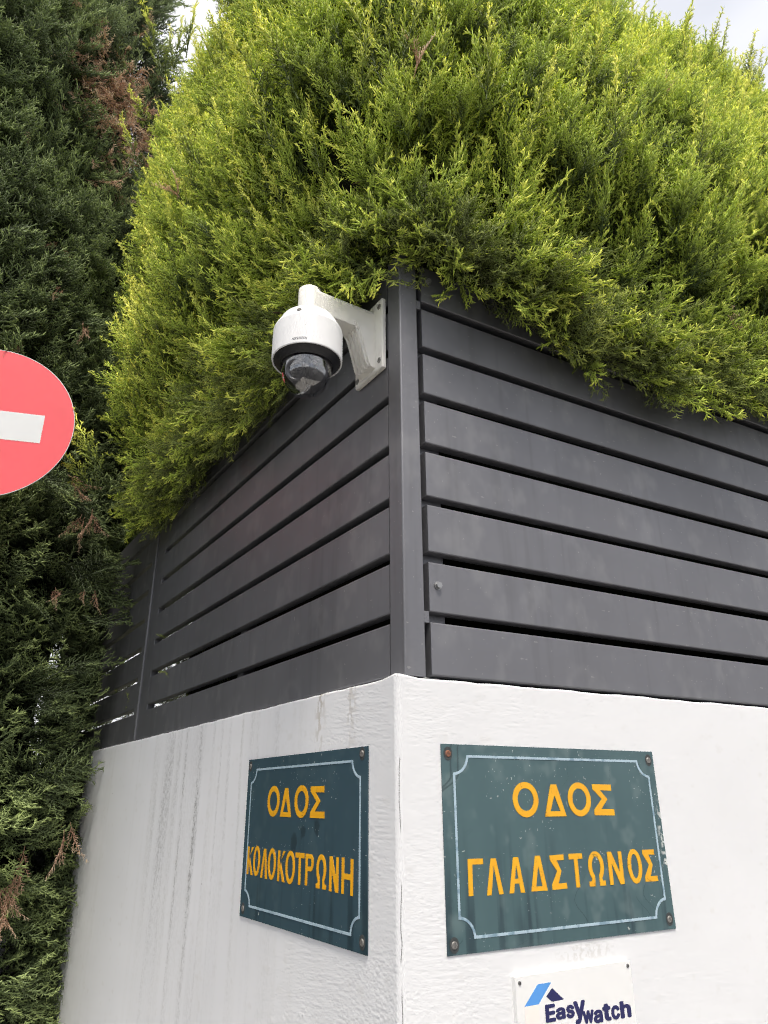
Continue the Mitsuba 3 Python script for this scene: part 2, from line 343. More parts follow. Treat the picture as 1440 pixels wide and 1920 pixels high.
# ------------------------------------------------------------------ street name plates
def stroke(pts, w, cap='flat', join='mitre'):
    return sg.LineString(pts).buffer(w / 2, cap_style=cap, join_style=join, mitre_limit=4)
def glyph(ch, w, h, s):
    """A capital letter in a w x h box, stroke s."""
    box = sg.box(0, 0, w, h); e = s / 2
    if ch == 'O':
        o = affinity.scale(sg.Point(w / 2, h / 2).buffer(1, quad_segs=16), w / 2, h / 2); i = affinity.scale(sg.Point(w / 2, h / 2).buffer(1, quad_segs=16), w / 2 - s, h / 2 - s * .95)
        return o.difference(i)
    if ch == 'Δ':
        a = s * .62
        o = sg.Polygon([(0, 0), (w, 0), (w / 2 + a, h), (w / 2 - a, h)])
        i = sg.Polygon([(s * 1.25, s * .8), (w - s * 1.25, s * .8), (w / 2, h - s * 1.7)])
        return o.difference(i)
    if ch == 'Λ':
        a = s * .6
        return sg.Polygon([(0, 0), (s * 1.05, 0), (w / 2, h * .80), (w - s * 1.05, 0), (w, 0), (w / 2 + a, h), (w / 2 - a, h)])
    if ch == 'A':
        l = glyph('Λ', w, h, s)
        o = sg.Polygon([(0, 0), (w, 0), (w / 2 + s * .6, h), (w / 2 - s * .6, h)])
        return union_all([l, sg.box(0, h * .26, w, h * .26 + s * .8).intersection(o)])
    if ch == 'Σ':
        return sg.Polygon([(0, 0), (w, 0), (w * .98, s), (s * 1.7, s), (w * .70, h * .52), (s * 1.75, h - s * .95), (w * .94, h - s), (w * .94, h), (0, h), (0, h - s * .8), (w * .42, h * .52), (0, s * .85)])
    if ch == 'Γ': return union_all([sg.box(0, 0, s, h), sg.box(0, h - s * .95, w, h)])
    if ch == 'T': return union_all([sg.box(w / 2 - e, 0, w / 2 + e, h), sg.box(0, h - s, w, h)])
    if ch == 'N': return union_all([sg.box(0, 0, s, h), sg.box(w - s, 0, w, h), sg.Polygon([(0, h), (s * 1.15, h), (w, 0), (w - s * 1.15, 0)])])
    if ch == 'H': return union_all([sg.box(0, 0, s, h), sg.box(w - s, 0, w, h), sg.box(0, h * .49 - e, w, h * .49 + e)])
    if ch == 'K': return union_all([sg.box(0, 0, s, h), sg.Polygon([(s * .8, h * .36), (w - s * 1.25, h), (w, h), (s * .8, h * .58)]).buffer(0), sg.Polygon([(w * .42, h * .62), (w, 0), (w - s * 1.25, 0), (w * .42 - s * .5, h * .48)])])
    if ch == 'P':
        rr = h * .27
        o = sg.box(0, h - 2 * rr, w - rr * .8, h).union(affinity.scale(sg.Point(w - rr * .8, h - rr).buffer(1, quad_segs=12), rr * .8, rr))
        i = sg.box(s, h - 2 * rr + s * .85, w - rr * .8, h - s * .85).union(affinity.scale(sg.Point(w - rr * .8, h - rr).buffer(1, quad_segs=12), max(rr * .8 - s, .001), rr - s * .85))
        return union_all([o.difference(i), sg.box(0, 0, s, h)])
    if ch == 'Ω':
        cy = h * .56; g = w * .13
        o = affinity.scale(sg.Point(w / 2, cy).buffer(1, quad_segs=16), w * .48, h - cy); i = affinity.scale(sg.Point(w / 2, cy).buffer(1, quad_segs=16), w * .48 - s, h - cy - s * .95)
        foot = sg.Polygon([(0, 0), (w * .5 - g, 0), (w * .5 - g, h * .20), (w * .5 - g - s * .9, h * .20), (w * .5 - g - s * .9, s * .9), (0, s * .9)])
        return union_all([o.difference(i).difference(sg.box(w * .5 - g, 0, w * .5 + g, cy * .6)), foot, affinity.scale(foot, -1, 1, origin=(w / 2, 0))])

def screw(parent, frame, x, y, z, bsdf, r=0.0058, label=None, turn=0.4):
    head = m3.Manifold.cylinder(0.0016, r, r * .82, 24).trim_by_plane([0, 0, 1], 0)
    cross = m3.Manifold.cube([r * 1.25, r * .26, 0.002], True).rotate([0, 0, math.degrees(turn)]) + m3.Manifold.cube([r * .26, r * 1.25, 0.002], True).rotate([0, 0, math.degrees(turn)])
    mm = (head - cross.translate([0, 0, 0.0017])).to_mesh()
    return add('screw', affine(tri(mm.vert_properties[:, :3], mm.tri_verts), x, y, z), bsdf, parent, frame=frame, label=label)

def name_plate(label, frame, face, x0, x1, z0, z1, enamel_key, border, rows, screws, mirror=1):
    t = thing('street_name_plate', label, 'street sign')
    # thin sheet, very slightly bowed, with a turned rim
    nx, nz = 25, 16
    gx, gz = np.meshgrid(np.linspace(x0, x1, nx), np.linspace(z0, z1, nz))
    bow = 0.0030 + 0.0012 * meshkit.noise(np.stack([gx * 7, gz * 7, gx * 0], -1), 3)
    v = np.stack([gx, face + bow, gz], -1).reshape(-1, 3); b = np.stack([gx, face + bow - 0.0016, gz], -1).reshape(-1, 3)
    f = []; n = nx * nz
    for j in range(nz - 1):
        for i in range(nx - 1):
            a = j * nx + i; f += [[a, a + 1, a + nx + 1], [a, a + nx + 1, a + nx], [n + a, n + a + nx + 1, n + a + 1], [n + a, n + a + nx, n + a + nx + 1]]
    ring = [i for i in range(nx)] + [j * nx + nx - 1 for j in range(1, nz)] + [(nz - 1) * nx + i for i in range(nx - 2, -1, -1)] + [j * nx for j in range(nz - 2, 0, -1)]
    for a, c in zip(ring, ring[1:] + ring[:1]): f += [[a, n + a, n + c], [a, n + c, c]]
    m = tri(np.vstack([v, b]), f); trimesh.repair.fix_normals(m)
    add('plate', m, enamel_key, t, frame=frame)
    y = face + 0.0036
    bx0, bx1, bz0, bz1, cr, bw = border
    o = sg.box(bx0, bz0, bx1, bz1)
    for cx in (bx0, bx1):
        for cz in (bz0, bz1): o = o.difference(sg.Point(cx, cz).buffer(cr, quad_segs=8))
    i = o.buffer(-bw, join_style='mitre')
    add('border', upright(o.difference(i), y, y + 0.0007), 'border_blue', t, frame=frame)
    for word, boxes, s in rows:
        for ch, (a, b2, c, d) in zip(word, boxes):
            w, h = abs(b2 - a), d - c
            g = glyph(ch, w, h, s)
            g = affinity.translate(affinity.scale(g, mirror, 1, origin=(w / 2, 0)), min(a, b2), c).buffer(0)
            g = affinity.rotate(g, rng.uniform(-1.0, 1.0))
            add('letter', upright(g, y, y + 0.0006), 'letter_yellow', t, frame=frame)
    for q, (sx, sz, key, lab) in enumerate(screws):
        add('washer', affine(extrude(affinity.scale(sg.Point(0, 0).buffer(0.0088, quad_segs=8), 1, 1.25), 0.0006), sx, y, sz), 'screw_grime', t, frame=frame)
        screw(t, frame, sx, y + 0.0004, sz, key, label=lab, turn=0.3 + q)
    return t

name_plate('green enamel street sign reading ΟΔΟΣ ΓΛΑΔΣΤΩΝΟΣ on the front wall', FRONT, 0.0050, 0.0628, 0.5685, 1.3790, 1.6890, 'enamel_green',
           (0.0850, 0.5515, 1.3983, 1.6720, 0.0285, 0.0042),
           [('OΔOΣ', [(.2079, .265, 1.5723, 1.6298), (.2775, .3274, 1.5729, 1.6262), (.3342, .3898, 1.5722, 1.6298), (.3961, .447, 1.5733, 1.6269)], 0.0108),
            ('ΓΛAΔΣTΩNOΣ', [(.1068, .1375, 1.4579, 1.5115), (.1421, .176, 1.4572, 1.5108), (.1889, .2216, 1.4573, 1.5110), (.235, .2705, 1.4577, 1.5113), (.2802, .314, 1.4579, 1.5112), (.3233, .3551, 1.4585, 1.5119),
                            (.3664, .4055, 1.4583, 1.5140), (.4156, .4514, 1.4583, 1.5120), (.4642, .5003, 1.4575, 1.5148), (.5053, .5385, 1.4590, 1.5124)], 0.0088)],
           [(.0763, 1.6736, 'screw_rust', 'rusty screw in the corner of the plate'), (.5549, 1.6725, 'screw_zinc', None), (.5546, 1.3951, 'screw_zinc', None), (.0756, 1.3926, 'screw_zinc', None)])
fl = lambda bs: [(-b, -a, c, d) for a, b, c, d in bs]
name_plate('dark blue-green street sign reading ΟΔΟΣ ΚΟΛΟΚΟΤΡΩΝΗ on the streaked side wall', SIDE, 0.0205, 0.0820, 0.5985, 1.3746, 1.6880, 'enamel_blue',
           (0.1042, 0.5795, 1.3952, 1.6675, 0.0275, 0.0042),
           [('OΔOΣ', fl([(-.4851, -.4266, 1.5704, 1.6301), (-.4217, -.3708, 1.5707, 1.6251), (-.3573, -.298, 1.5699, 1.6292), (-.2893, -.2324, 1.5705, 1.6262)]), 0.0112),
            ('KOΛOKOTPΩNH', fl([(-.5744, -.542, 1.4556, 1.5093), (-.5425, -.5079, 1.4551, 1.5126), (-.5023, -.4691, 1.4539, 1.5086), (-.4678, -.4306, 1.4537, 1.5113), (-.4211, -.3874, 1.4538, 1.5087), (-.386, -.3447, 1.4526, 1.5105),
                                (-.3434, -.3065, 1.4549, 1.5089), (-.3013, -.2689, 1.456, 1.5086), (-.2583, -.2202, 1.4549, 1.5107), (-.2089, -.1764, 1.454, 1.5092), (-.1657, -.1268, 1.4538, 1.5092)]), 0.0088)],
           [(.1005, 1.6765, 'screw_zinc', None), (.5870, 1.6734, 'screw_zinc', None), (.0965, 1.3908, 'screw_zinc', None), (.5825, 1.3898, 'screw_zinc', None)], mirror=-1)

# ------------------------------------------------------------------ alarm company panel, cut by the lower edge of the picture
ew = thing('alarm_panel', 'white security company panel with navy lettering under the green street sign', 'sign')
pnl = upright(sg.box(0.1836, 1.150, 0.4354, 1.3412).buffer(-.001).buffer(.001), 0.0060, 0.0155)
add('board', pnl, 'panel_white', ew, frame=FRONT)
yb = 0.0156
def flat(poly, y=yb, d=0.0003): return upright(poly, y, y + d)
add('roof_mark', flat(sg.Polygon([(.1988, 1.3003), (.2279, 1.3272), (.256, 1.3273), (.2272, 1.3005)])), 'ink_blue', ew, frame=FRONT, label='pale blue slanted roof of the emblem')
add('gable_mark', flat(sg.Polygon([(.2569, 1.3193), (.2797, 1.3013), (.2547, 1.3007), (.2437, 1.309)])), 'ink_navy', ew, frame=FRONT, label='navy gable of the emblem')
add('wall_mark', flat(sg.Polygon([(.1988, 1.2992), (.2272, 1.2996), (.2272, 1.215), (.1988, 1.215)])), 'ink_beige', ew, frame=FRONT, label='faint beige wall of the emblem')
for ch, x0, x1, z0, z1 in (('E', .2393, .2597, 1.2743, 1.2981), ('a', .2603, .2805, 1.2752, 1.2914), ('s', .2820, .2998, 1.2745, 1.2925), ('y', .2985, .3235, 1.2645, 1.2962), ('w', .3160, .3405, 1.2632, 1.2809),
                           ('a', .3399, .3600, 1.2611, 1.2792), ('t', .3602, .3787, 1.2612, 1.2855), ('c', .3794, .3985, 1.261, 1.2809), ('h', .4000, .4248, 1.2608, 1.2851)):
    g = meshkit.text_mesh(ch, 0.1, 0.01, bold=True)
    lo, hi = g.bounds; g.apply_translation(-lo)
    fat = []
    for q, (ox, oz) in enumerate(((0, 0), (4.5e-3, 0), (-4.5e-3, 0), (0, 3.5e-3), (0, -3.5e-3))):
        c = g.copy(); c.apply_translation([ox, oz, q * 4e-4]); fat.append(c)
    g = trimesh.util.concatenate(fat); lo, hi = g.bounds; g.apply_translation(-lo); lo, hi = g.bounds
    g.apply_scale([(x1 - x0) / (hi[0] - lo[0]), (z1 - z0) / (hi[1] - lo[1]), 0.0004 / 0.01])
    g.apply_transform(np.array([[1, 0, 0, x0], [0, 0, 1, yb + 0.0002], [0, 1, 0, z0], [0, 0, 0, 1.0]])); g.invert()
    add('letter', g, 'ink_navy', ew, frame=FRONT)
for sx, sz in ((.1919, 1.3323), (.4286, 1.3340)): screw(ew, FRONT, sx, yb, sz, 'grey_screw', r=0.0030)

# ------------------------------------------------------------------ surveillance camera and its wall bracket
br = thing('camera_bracket', 'cream white metal wall bracket with a fluted brace screwed to the side fence', 'bracket')
yc = 0.106                                                    # centre of the plate along the side wall
add('back_plate', rbox(yc - 0.056, yc + 0.056, 0.0012, 0.0125, 2.446, 2.625, 0.003), 'bracket_cream', br, frame=SIDE, smooth=30)
def local(m):                                                   # (L outwards, w along, z) -> side frame (w, L, z)
    return m
# arm: rounded on top, flat below, with an elbow that turns down into the camera
def arm_mesh():
    sec = []
    for a in np.linspace(0, math.pi, 13): sec.append((0.025 * math.cos(a), 0.012 + 0.022 * math.sin(a)))
    sec = [(-0.0235, -0.030), (0.0235, -0.030), (0.025, -0.026)] + sec + [(-0.025, -0.026)]
    parts = []
    def ring(L, drop=0.0, sc=1.0): return m3.Manifold.extrude(m3.CrossSection([np.array([(x * sc, (z * sc) + drop) for x, z in sec])]), 0.001).rotate([90, 0, 0]).translate([yc, L, 2.581])
    body = m3.Manifold.batch_hull([ring(0.013, -0.004, 1.10), ring(0.030)]) + m3.Manifold.batch_hull([ring(0.029), ring(0.158)])
    cyl = m3.Manifold.cylinder(0.060, 0.0245, 0.0245, 40).translate([yc, 0.160, 2.552])
    knob = m3.Manifold.sphere(0.0245, 40).scale([1, 1, .62]).translate([yc, 0.160, 2.600])
    el = m3.Manifold.batch_hull([cyl, knob])
    return body + el
add('arm', arm_mesh(), 'bracket_cream', br, frame=SIDE, smooth=35)
def brace_mesh():
    prof = [(0.0126, 2.456), (0.024, 2.459), (0.030, 2.472), (0.044, 2.520), (0.052, 2.545), (0.064, 2.560), (0.0126, 2.560)]
    m = m3.Manifold.extrude(m3.CrossSection([np.array(prof)]), 0.058).rotate([90, 0, 0]).rotate([0, 0, 90]).translate([yc - 0.029, 0, 0])
    return m
add('brace', brace_mesh(), 'bracket_cream', br, frame=SIDE)
for k in range(4):
    x = yc - 0.021 + k * 0.014
    prof = [(0.020, 2.4600), (0.0275, 2.4605), (0.0345, 2.472), (0.0482, 2.520), (0.0560, 2.545), (0.066, 2.557), (0.060, 2.557), (0.045, 2.530), (0.028, 2.470)]
    m = m3.Manifold.extrude(m3.CrossSection([np.array(prof)]), 0.0042).rotate([90, 0, 0]).rotate([0, 0, 90]).translate([x - .0021, 0, 0])
    add('rib', m, 'bracket_cream', br, frame=SIDE)
for w, z in ((yc - 0.045, 2.468), (yc + 0.045, 2.462), (yc - 0.045, 2.606), (yc + 0.045, 2.606)):
    screw(br, SIDE, w, 0.0126, z, 'screw_zinc', r=0.0068, turn=0.2)

AX = DL * yc - NN * 0.160                                        # vertical axis of the camera
def at_axis(z=0.0, turn=0.0):
    return np.array(trimesh.transformations.translation_matrix([AX[0], AX[1], z]) @ trimesh.transformations.rotation_matrix(turn, [0, 0, 1]))
cm = thing('surveillance_camera', 'white dome surveillance camera with black ring hanging from the cream bracket', 'camera')
R0 = 0.0722
add('housing', lathe([(0, 2.5355), (0.050, 2.5355), (0.0560, 2.5340), (0.0580, 2.5310), (0.0588, 2.5260), (0.0603, 2.5252), (0.0699, 2.5090), (0.0714, 2.5055), (R0, 2.5015), (R0, 2.4355), (R0 - 0.0006, 2.4338), (R0 - 0.002, 2.4332), (R0 - 0.0034, 2.4340), (R0 - .0036, 2.4380), (0, 2.4420)][::-1], 96), 'housing_white', cm, frame=at_axis(), smooth=28)
add('collar', lathe([(0.0262, 2.5356), (0.0290, 2.5360), (0.0290, 2.5410), (0.0262, 2.5420)], 48), 'bracket_cream', cm, frame=at_axis(), smooth=30)
add('ring', lathe([(R0 - .0038, 2.4375), (R0 - .0040, 2.4350), (0.0655, 2.4320), (0.0560, 2.4235), (0.0535, 2.4225), (0.0520, 2.4240), (0.0520, 2.4370)][::-1], 96), 'black_plastic', cm, frame=at_axis(), smooth=35, label='black flared ring round the dome')
DZ = 2.407
a = np.linspace(0, math.pi * 0.5, 28)
dome = [(0.0508 * math.sin(t) + (1e-5 if t == 0 else 0), DZ - 0.0508 * math.cos(t)) for t in a] + [(0.0508, DZ + 0.019)]
add('dome', lathe(dome, 96), 'dome_acrylic', cm, frame=at_axis(), smooth=True, label='smoked clear dome')
# the pan and tilt head inside
LOOK = np.array([-0.52, -0.80, -0.33]); LOOK /= np.linalg.norm(LOOK)
RT = np.cross(LOOK, EZ); RT /= np.linalg.norm(RT); UP = np.cross(RT, LOOK)
HEAD = mat4(RT, UP, -LOOK, np.array([AX[0], AX[1], DZ + 0.001]))
HEAD[:3, :3] = np.stack([RT, UP, LOOK * -1], 1) * 1.20
def facing(m, u, v, d):                                            # mesh along +z -> pointing out of the head
    m = m.copy(); m.apply_transform(np.array([[1, 0, 0, u], [0, -1, 0, v], [0, 0, -1, -d], [0, 0, 0, 1.0]]))
    return m
gim = add('gimbal', lathe([(1e-5, -0.037), (0.020, -0.0315), (0.0315, -0.020), (0.037, 0.0), (0.0315, 0.020), (0.020, 0.0315), (0.0195, 0.0330), (1e-5, 0.0332)], 48), 'grey_gimbal', cm, frame=HEAD @ np.array(trimesh.transformations.rotation_matrix(math.pi, [1, 0, 0])), smooth=40)
add('band', facing(lathe([(0.0380, -0.0045), (0.0392, -0.003), (0.0392, 0.003), (0.0380, 0.0045)], 48).apply_transform(trimesh.transformations.rotation_matrix(math.pi / 2, [0, 1, 0])), -0.007, 0, 0), 'black_plastic', gim, frame=HEAD)
add('lens_barrel', facing(lathe([(0.0095, 0.0), (0.0180, 0.0), (0.0185, 0.006), (0.0165, 0.0075), (0.0120, 0.0045), (0.0095, 0.0040)], 40), 0.011, -0.002, 0.0312), 'grey_gimbal', gim, frame=HEAD, smooth=30)
add('lens', facing(lathe([(1e-5, 0.0055), (0.006, 0.0050), (0.0115, 0.0035)][::-1], 32), 0.011, -0.002, 0.0312), 'lens_black', gim, frame=HEAD, smooth=True)
for dv in (0.0085, -0.0045):
    add('lamp', facing(lathe([(1e-5, 0.0026), (0.0024, 0.0026), (0.0028, 0.0018), (0.0040, 0.0016), (0.0052, 0.0010), (0.0055, 0.0)][::-1], 28), -0.0180, dv, 0.0305), 'led_white', gim, frame=HEAD, smooth=30)
# housing screw, small marks and the maker's print, all wrapped on the cylinder
def on_cylinder(m, ang, z, r=R0):
    """(x, y, depth) of a flat mesh -> round the housing, reading left to right seen from outside."""
    v = np.array(m.vertices); th = ang + v[:, 0] / r; rr = r + v[:, 2]
    return tri(np.c_[AX[0] + rr * np.cos(th), AX[1] + rr * np.sin(th), z + v[:, 1]], m.faces)
TOCAM = math.atan2(CAM[1] - AX[1], CAM[0] - AX[0])
g = meshkit.text_mesh('HIKVISION', 0.0052, 0.0004, bold=True)
g.vertices[:, 0] += 0.28 * g.vertices[:, 1]; g.vertices[:, 0] -= g.vertices[:, 0].max() * 0.5
g.vertices[:, 0] *= 0.031 / (g.vertices[:, 0].max() - g.vertices[:, 0].min())
add('maker_print', on_cylinder(g, TOCAM - 0.24, 2.4405), 'print_grey', cm)
scr = thing  # (kept short)
sm = lathe([(1e-5, 0.0010), (0.0022, 0.0012), (0.0026, 0.0022), (0.0044, 0.0020), (0.0046, 0.0)][::-1], 24)
th = TOCAM - 0.30
S = mat4([-math.sin(th), math.cos(th), 0], [-.52 * math.cos(th), -.52 * math.sin(th), .85], [math.cos(th) * .85, math.sin(th) * .85, .52], np.array([AX[0] + .0666 * math.cos(th), AX[1] + .0666 * math.sin(th), 2.5155]))
add('screw', sm, 'screw_zinc', cm, frame=S, smooth=30)

# ------------------------------------------------------------------ no entry sign, cut by the left edge of the picture
SC = np.array([-0.789, 1.5975, 2.872]); SA = -1.812
SN = np.array([math.cos(SA), math.sin(SA), 0]); SR = np.cross(EZ, SN)
SG = mat4(SR, SN, EZ, SC)
ne = thing('no_entry_sign', 'round red no entry sign with white bar in front of the dark cypress', 'road sign')
disc = lathe([(1e-5, 0.0), (0.2975, 0.0), (0.2995, -0.0006), (0.3, -0.002), (0.2992, -0.003), (1e-5, -0.003)][::-1], 96)
add('disc', affine(disc, 0, 0, 0), 'sign_red', ne, frame=SG)
add('rim', affine(lathe([(0.2978, 0.0006), (0.2996, 0.0004), (0.3004, -0.0016), (0.2996, -0.0030)][::-1], 96), 0, 0, 0), 'sign_white', ne, frame=SG, label='thin pale cut edge of the disc')
add('bar', upright(sg.box(-0.1945, -0.0672, 0.1945, 0.0460), 0.0003, 0.0009), 'sign_white', ne, frame=SG, label='white horizontal bar')
for zz in (0.231, -0.231):
    bm = lathe([(1e-5, 0.0075), (0.006, 0.0070), (0.0085, 0.0045), (0.0090, 0.0)][::-1], 24)
    add('bolt', affine(bm, 0.000, 0.0004, zz), 'galvanised', ne, frame=SG, smooth=30)
    add('clamp', rbox(-0.045, 0.045, -0.024, -0.0032, zz - 0.015, zz + 0.015, 0.002), 'galvanised', ne, frame=SG)
add('pole', tube([[0, -0.055, -2.872], [0, -0.055, 0.25]], [0.03, 0.03], 24), 'galvanised', ne, frame=SG, smooth=30)

# ------------------------------------------------------------------ foliage: shoots of cones, copied as instances
def cones(segs):
    """segs: rows of (base xyz, tip xyz, radius, u0, u1) -> triangular cones with uv = (age, shade)."""
    s = np.asarray(segs, float)
    b, t, r, u0, u1 = s[:, :3], s[:, 3:6], s[:, 6:7], s[:, 7], s[:, 8]
    d = t - b; d /= np.linalg.norm(d, axis=1, keepdims=True) + 1e-12
    a = np.cross(d, np.where(np.abs(d[:, 2:]) < .9, [[0, 0, 1.0]], [[1.0, 0, 0]])); a /= np.linalg.norm(a, axis=1, keepdims=True); c = np.cross(d, a)
    rings = [b + r * (math.cos(w) * a + math.sin(w) * c) for w in (0, 2.094, 4.189)] + [t]
    v = np.stack(rings, 1).reshape(-1, 3)
    i = np.arange(len(s))[:, None] * 4
    f = np.concatenate([i + np.array(q)[None] for q in ((0, 1, 3), (1, 2, 3), (2, 0, 3))])
    uv = np.stack([np.stack([u0, u0, u0, u1], 1).reshape(-1), np.zeros(len(s) * 4)], 1)
    return tri(v, f), uv

def shoot(seed, width=0.24, flat=0.55, n=17, sub=0.052, curve=0.10, droop=0.0, rad=0.0052, tipfree=0.10, subtwig=True, ang0=0.75, rise=.16):
    """A feathered conifer shoot of unit length along +z: stem, laterals on both sides, branchlets on each lateral."""
    g = np.random.default_rng(seed); segs = []
    bend = np.array([g.normal(0, curve), g.normal(0, curve * .6), 0])
    stem = lambda t: np.array([bend[0] * t * t, bend[1] * t * t - droop * t * t, t])
    ts = np.linspace(0, 1, 6)
    for a0, a1 in zip(ts[:-1], ts[1:]): segs.append([*stem(a0), *(stem(a1) + (stem(a1) - stem(a0)) * .25), 0.0085 * (1.15 - a0), a0 * .5, a0 * .6])
    for k in range(n):
        t = 0.06 + (1 - tipfree - .06) * (k + g.uniform(0, .6)) / n
        shape = (math.sin(math.pi * min(1, (t + .16)) ** 0.85) ** .75) * (1 - .25 * t)
        L = width * max(.28, shape) * g.uniform(.75, 1.2)
        phi = (k % 2) * math.pi + g.normal(0, 1.0) * flat
        o = np.array([math.cos(phi), math.sin(phi), 0])
        th = ang0 + .12 * g.normal() - .24 * t
        d = o * math.sin(th) + np.array([0, 0, math.cos(th)])
        p0 = stem(t); side = np.cross(d, [0, 0, 1.0]); side /= np.linalg.norm(side) + 1e-9
        lift = np.array([0, 0, rise * L])
        P = lambda s: p0 + d * L * s + lift * s * s - np.array([0, droop * .5 * L * s * s, 0])
        age = lambda s: 0.72 * t + 0.34 * s - .02
        m = 2
        for j in range(m): segs.append([*P(j / m), *(P((j + 1) / m) + (P((j + 1) / m) - P(j / m)) * .2), rad * (1.15 - .45 * j / m), age(j / m), age((j + 1) / m)])
        q = max(3, int(L / sub * 2.7))
        for j in range(q):
            s = .14 + .86 * (j + g.uniform(0, .5)) / q
            b = P(min(s, .98)); e = d + lift * s * 2 / max(L, 1e-6) * .5; e /= np.linalg.norm(e)
            plane = np.cross(e, o if abs(np.dot(e, o)) < .98 else [0, 0, 1.0])
            inpl = np.cross(plane, e); inpl /= np.linalg.norm(inpl) + 1e-9; plane /= np.linalg.norm(plane) + 1e-9
            sgn = 1 if j % 2 else -1
            out = inpl * sgn * math.cos(g.normal(0, .55)) + plane * g.normal(0, .45)
            w = e * math.cos(.74) + out * math.sin(.74); w /= np.linalg.norm(w)
            l = sub * (1.25 - .65 * s) * g.uniform(.75, 1.35)
            segs.append([*b, *(b + w * l), rad * .88, age(s), age(s) + .16])
            if subtwig and j % 2 and l > sub * .7:
                for sg_ in (-1, 1):
                    w2 = w + .65 * sg_ * (inpl if abs(np.dot(w, inpl)) < .8 else plane) + .2 * e; w2 /= np.linalg.norm(w2)
                    segs.append([*(b + w * l * .4), *(b + w * l * .4 + w2 * l * .55), rad * .75, age(s) + .05, age(s) + .18])
    return cones(segs)

def tuft(seed, side=6, **kw):
    """A leading shoot with shorter shoots springing from its lower half, like one clipped-back and regrown branch end."""
    g = np.random.default_rng(seed + 500)
    m, uv = shoot(seed, **kw); vs, fs, us, at = [m.vertices], [m.faces], [uv], len(m.vertices)
    for k in range(side):
        m2, u2 = shoot(seed + 31 * (k + 1), **{**kw, 'subtwig': False, 'n': max(8, kw.get('n', 14) - 4), 'width': kw.get('width', .3) * 1.15, 'sub': kw.get('sub', .09) * 1.3, 'rad': kw.get('rad', .01) * 1.35})
        phi = 2.4 * k + g.uniform(-.4, .4); th = g.uniform(.50, .85); z0 = g.uniform(.02, .42); sz = g.uniform(.48, .68) * (1 - .35 * z0)
        R = trimesh.transformations.euler_matrix(0, th, phi, 'rxyz')[:3, :3]
        R = trimesh.transformations.rotation_matrix(phi, [0, 0, 1])[:3, :3] @ trimesh.transformations.rotation_matrix(th, [0, 1, 0])[:3, :3] @ trimesh.transformations.rotation_matrix(g.uniform(0, 6.28), [0, 0, 1])[:3, :3]
        v2 = (np.array(m2.vertices) * sz) @ R.T
        v2[:, 2] += .10 * (np.hypot(v2[:, 0], v2[:, 1]) ** 2) / .3 + z0            # tips turn up
        u2 = u2.copy(); u2[:, 0] = .06 + .94 * u2[:, 0]
        vs.append(v2); fs.append(np.array(m2.faces) + at); us.append(u2); at += len(v2)
    return tri(np.vstack(vs), np.vstack(fs)), np.vstack(us)

def proto(name, bsdf, make=None, **kw):
    m, uv = (make or shoot)(**kw)
    scene[name] = {'type': 'shapegroup', 'shoot': mikit.ply(m, bsdf, smooth=True, uv=uv)}
    return name
GOLD = [proto(f'golden_shoot_kind_{i}', 'golden_leaf', seed=20 + i, width=.33 + .04 * (i % 3), flat=.45 + .1 * (i % 2), n=15, sub=.098, rad=.0145, tipfree=.05, ang0=.88) for i in range(6)]
TUFT = [proto(f'golden_tuft_kind_{i}', 'golden_leaf', make=tuft, seed=210 + i, side=5 + i % 3, width=.235 + .03 * (i % 3), flat=.5, n=18, sub=.072, rad=.0108, tipfree=.04, ang0=.90) for i in range(6)]
INNER = [proto(f'inner_shoot_kind_{i}', 'inner_leaf', seed=40 + i, width=.34, flat=.6, n=10, sub=.11, rad=.0135, subtwig=False, tipfree=.05) for i in range(3)]
PLUME = [proto(f'plume_kind_{i}', 'plume_leaf', seed=50 + i, width=.16 + .02 * i, flat=.6, n=28, sub=.056, rad=.0080, tipfree=.03, ang0=.80) for i in range(4)]
FRINGE = [proto(f'fringe_kind_{i}', 'fringe_leaf', seed=80 + i, width=.36, flat=.45, n=12, sub=.095, rad=.0090, droop=.12, tipfree=.05, ang0=.85) for i in range(4)]
DARK = [proto(f'dark_spray_kind_{i}', 'dark_leaf', seed=120 + i, width=.38 + .05 * (i % 2), flat=.14, n=15, sub=.095, rad=.0120, droop=.22, curve=.16, tipfree=.03, ang0=.80) for i in range(6)]
DARKIN = [proto(f'inner_spray_kind_{i}', 'dark_leaf', seed=140 + i, width=.42, flat=.2, n=11, sub=.11, rad=.0135, droop=.2, curve=.16, tipfree=.04, ang0=.85, subtwig=False) for i in range(3)]
DEAD = [proto(f'dead_spray_kind_{i}', 'dead_leaf', seed=160 + i, width=.30, flat=.5, n=13, sub=.10, rad=.0085, droop=.3, curve=.2, tipfree=.04, ang0=.6) for i in range(3)]

def place(key, kind, pos, d, size, roll, wide=1.0, face=(0.31, 0.2, 0.93)):
    """A shoot growing along d, its flat side turned to "face" and then by roll."""
    d = d / np.linalg.norm(d)
    a = np.cross(face, d); a /= np.linalg.norm(a) + 1e-9; b = np.cross(d, a)
    x = math.cos(roll) * a + math.sin(roll) * b; y = np.cross(d, x)
    m = np.eye(4); m[:3, 0], m[:3, 1], m[:3, 2], m[:3, 3] = x * size * wide, y * size * wide, d * size, pos
    scene[key] = {'type': 'instance', 'to_world': T(m), 'shapegroup': {'type': 'ref', 'id': kind}}

def ss(a, b, x):
    t = np.clip((x - a) / (b - a), 0, 1); return t * t * (3 - 2 * t)
def pick(r, seq): return seq[int(r.integers(len(seq)))]
def seen(P, margin=0.45):
    q = P - CAM; z = q @ FWD; right = np.cross(FWD, UPV)
    return z > .1 and abs(q @ right / z) < 720 / 1341 + margin and abs(q @ UPV / z) < 960 / 1341 + margin

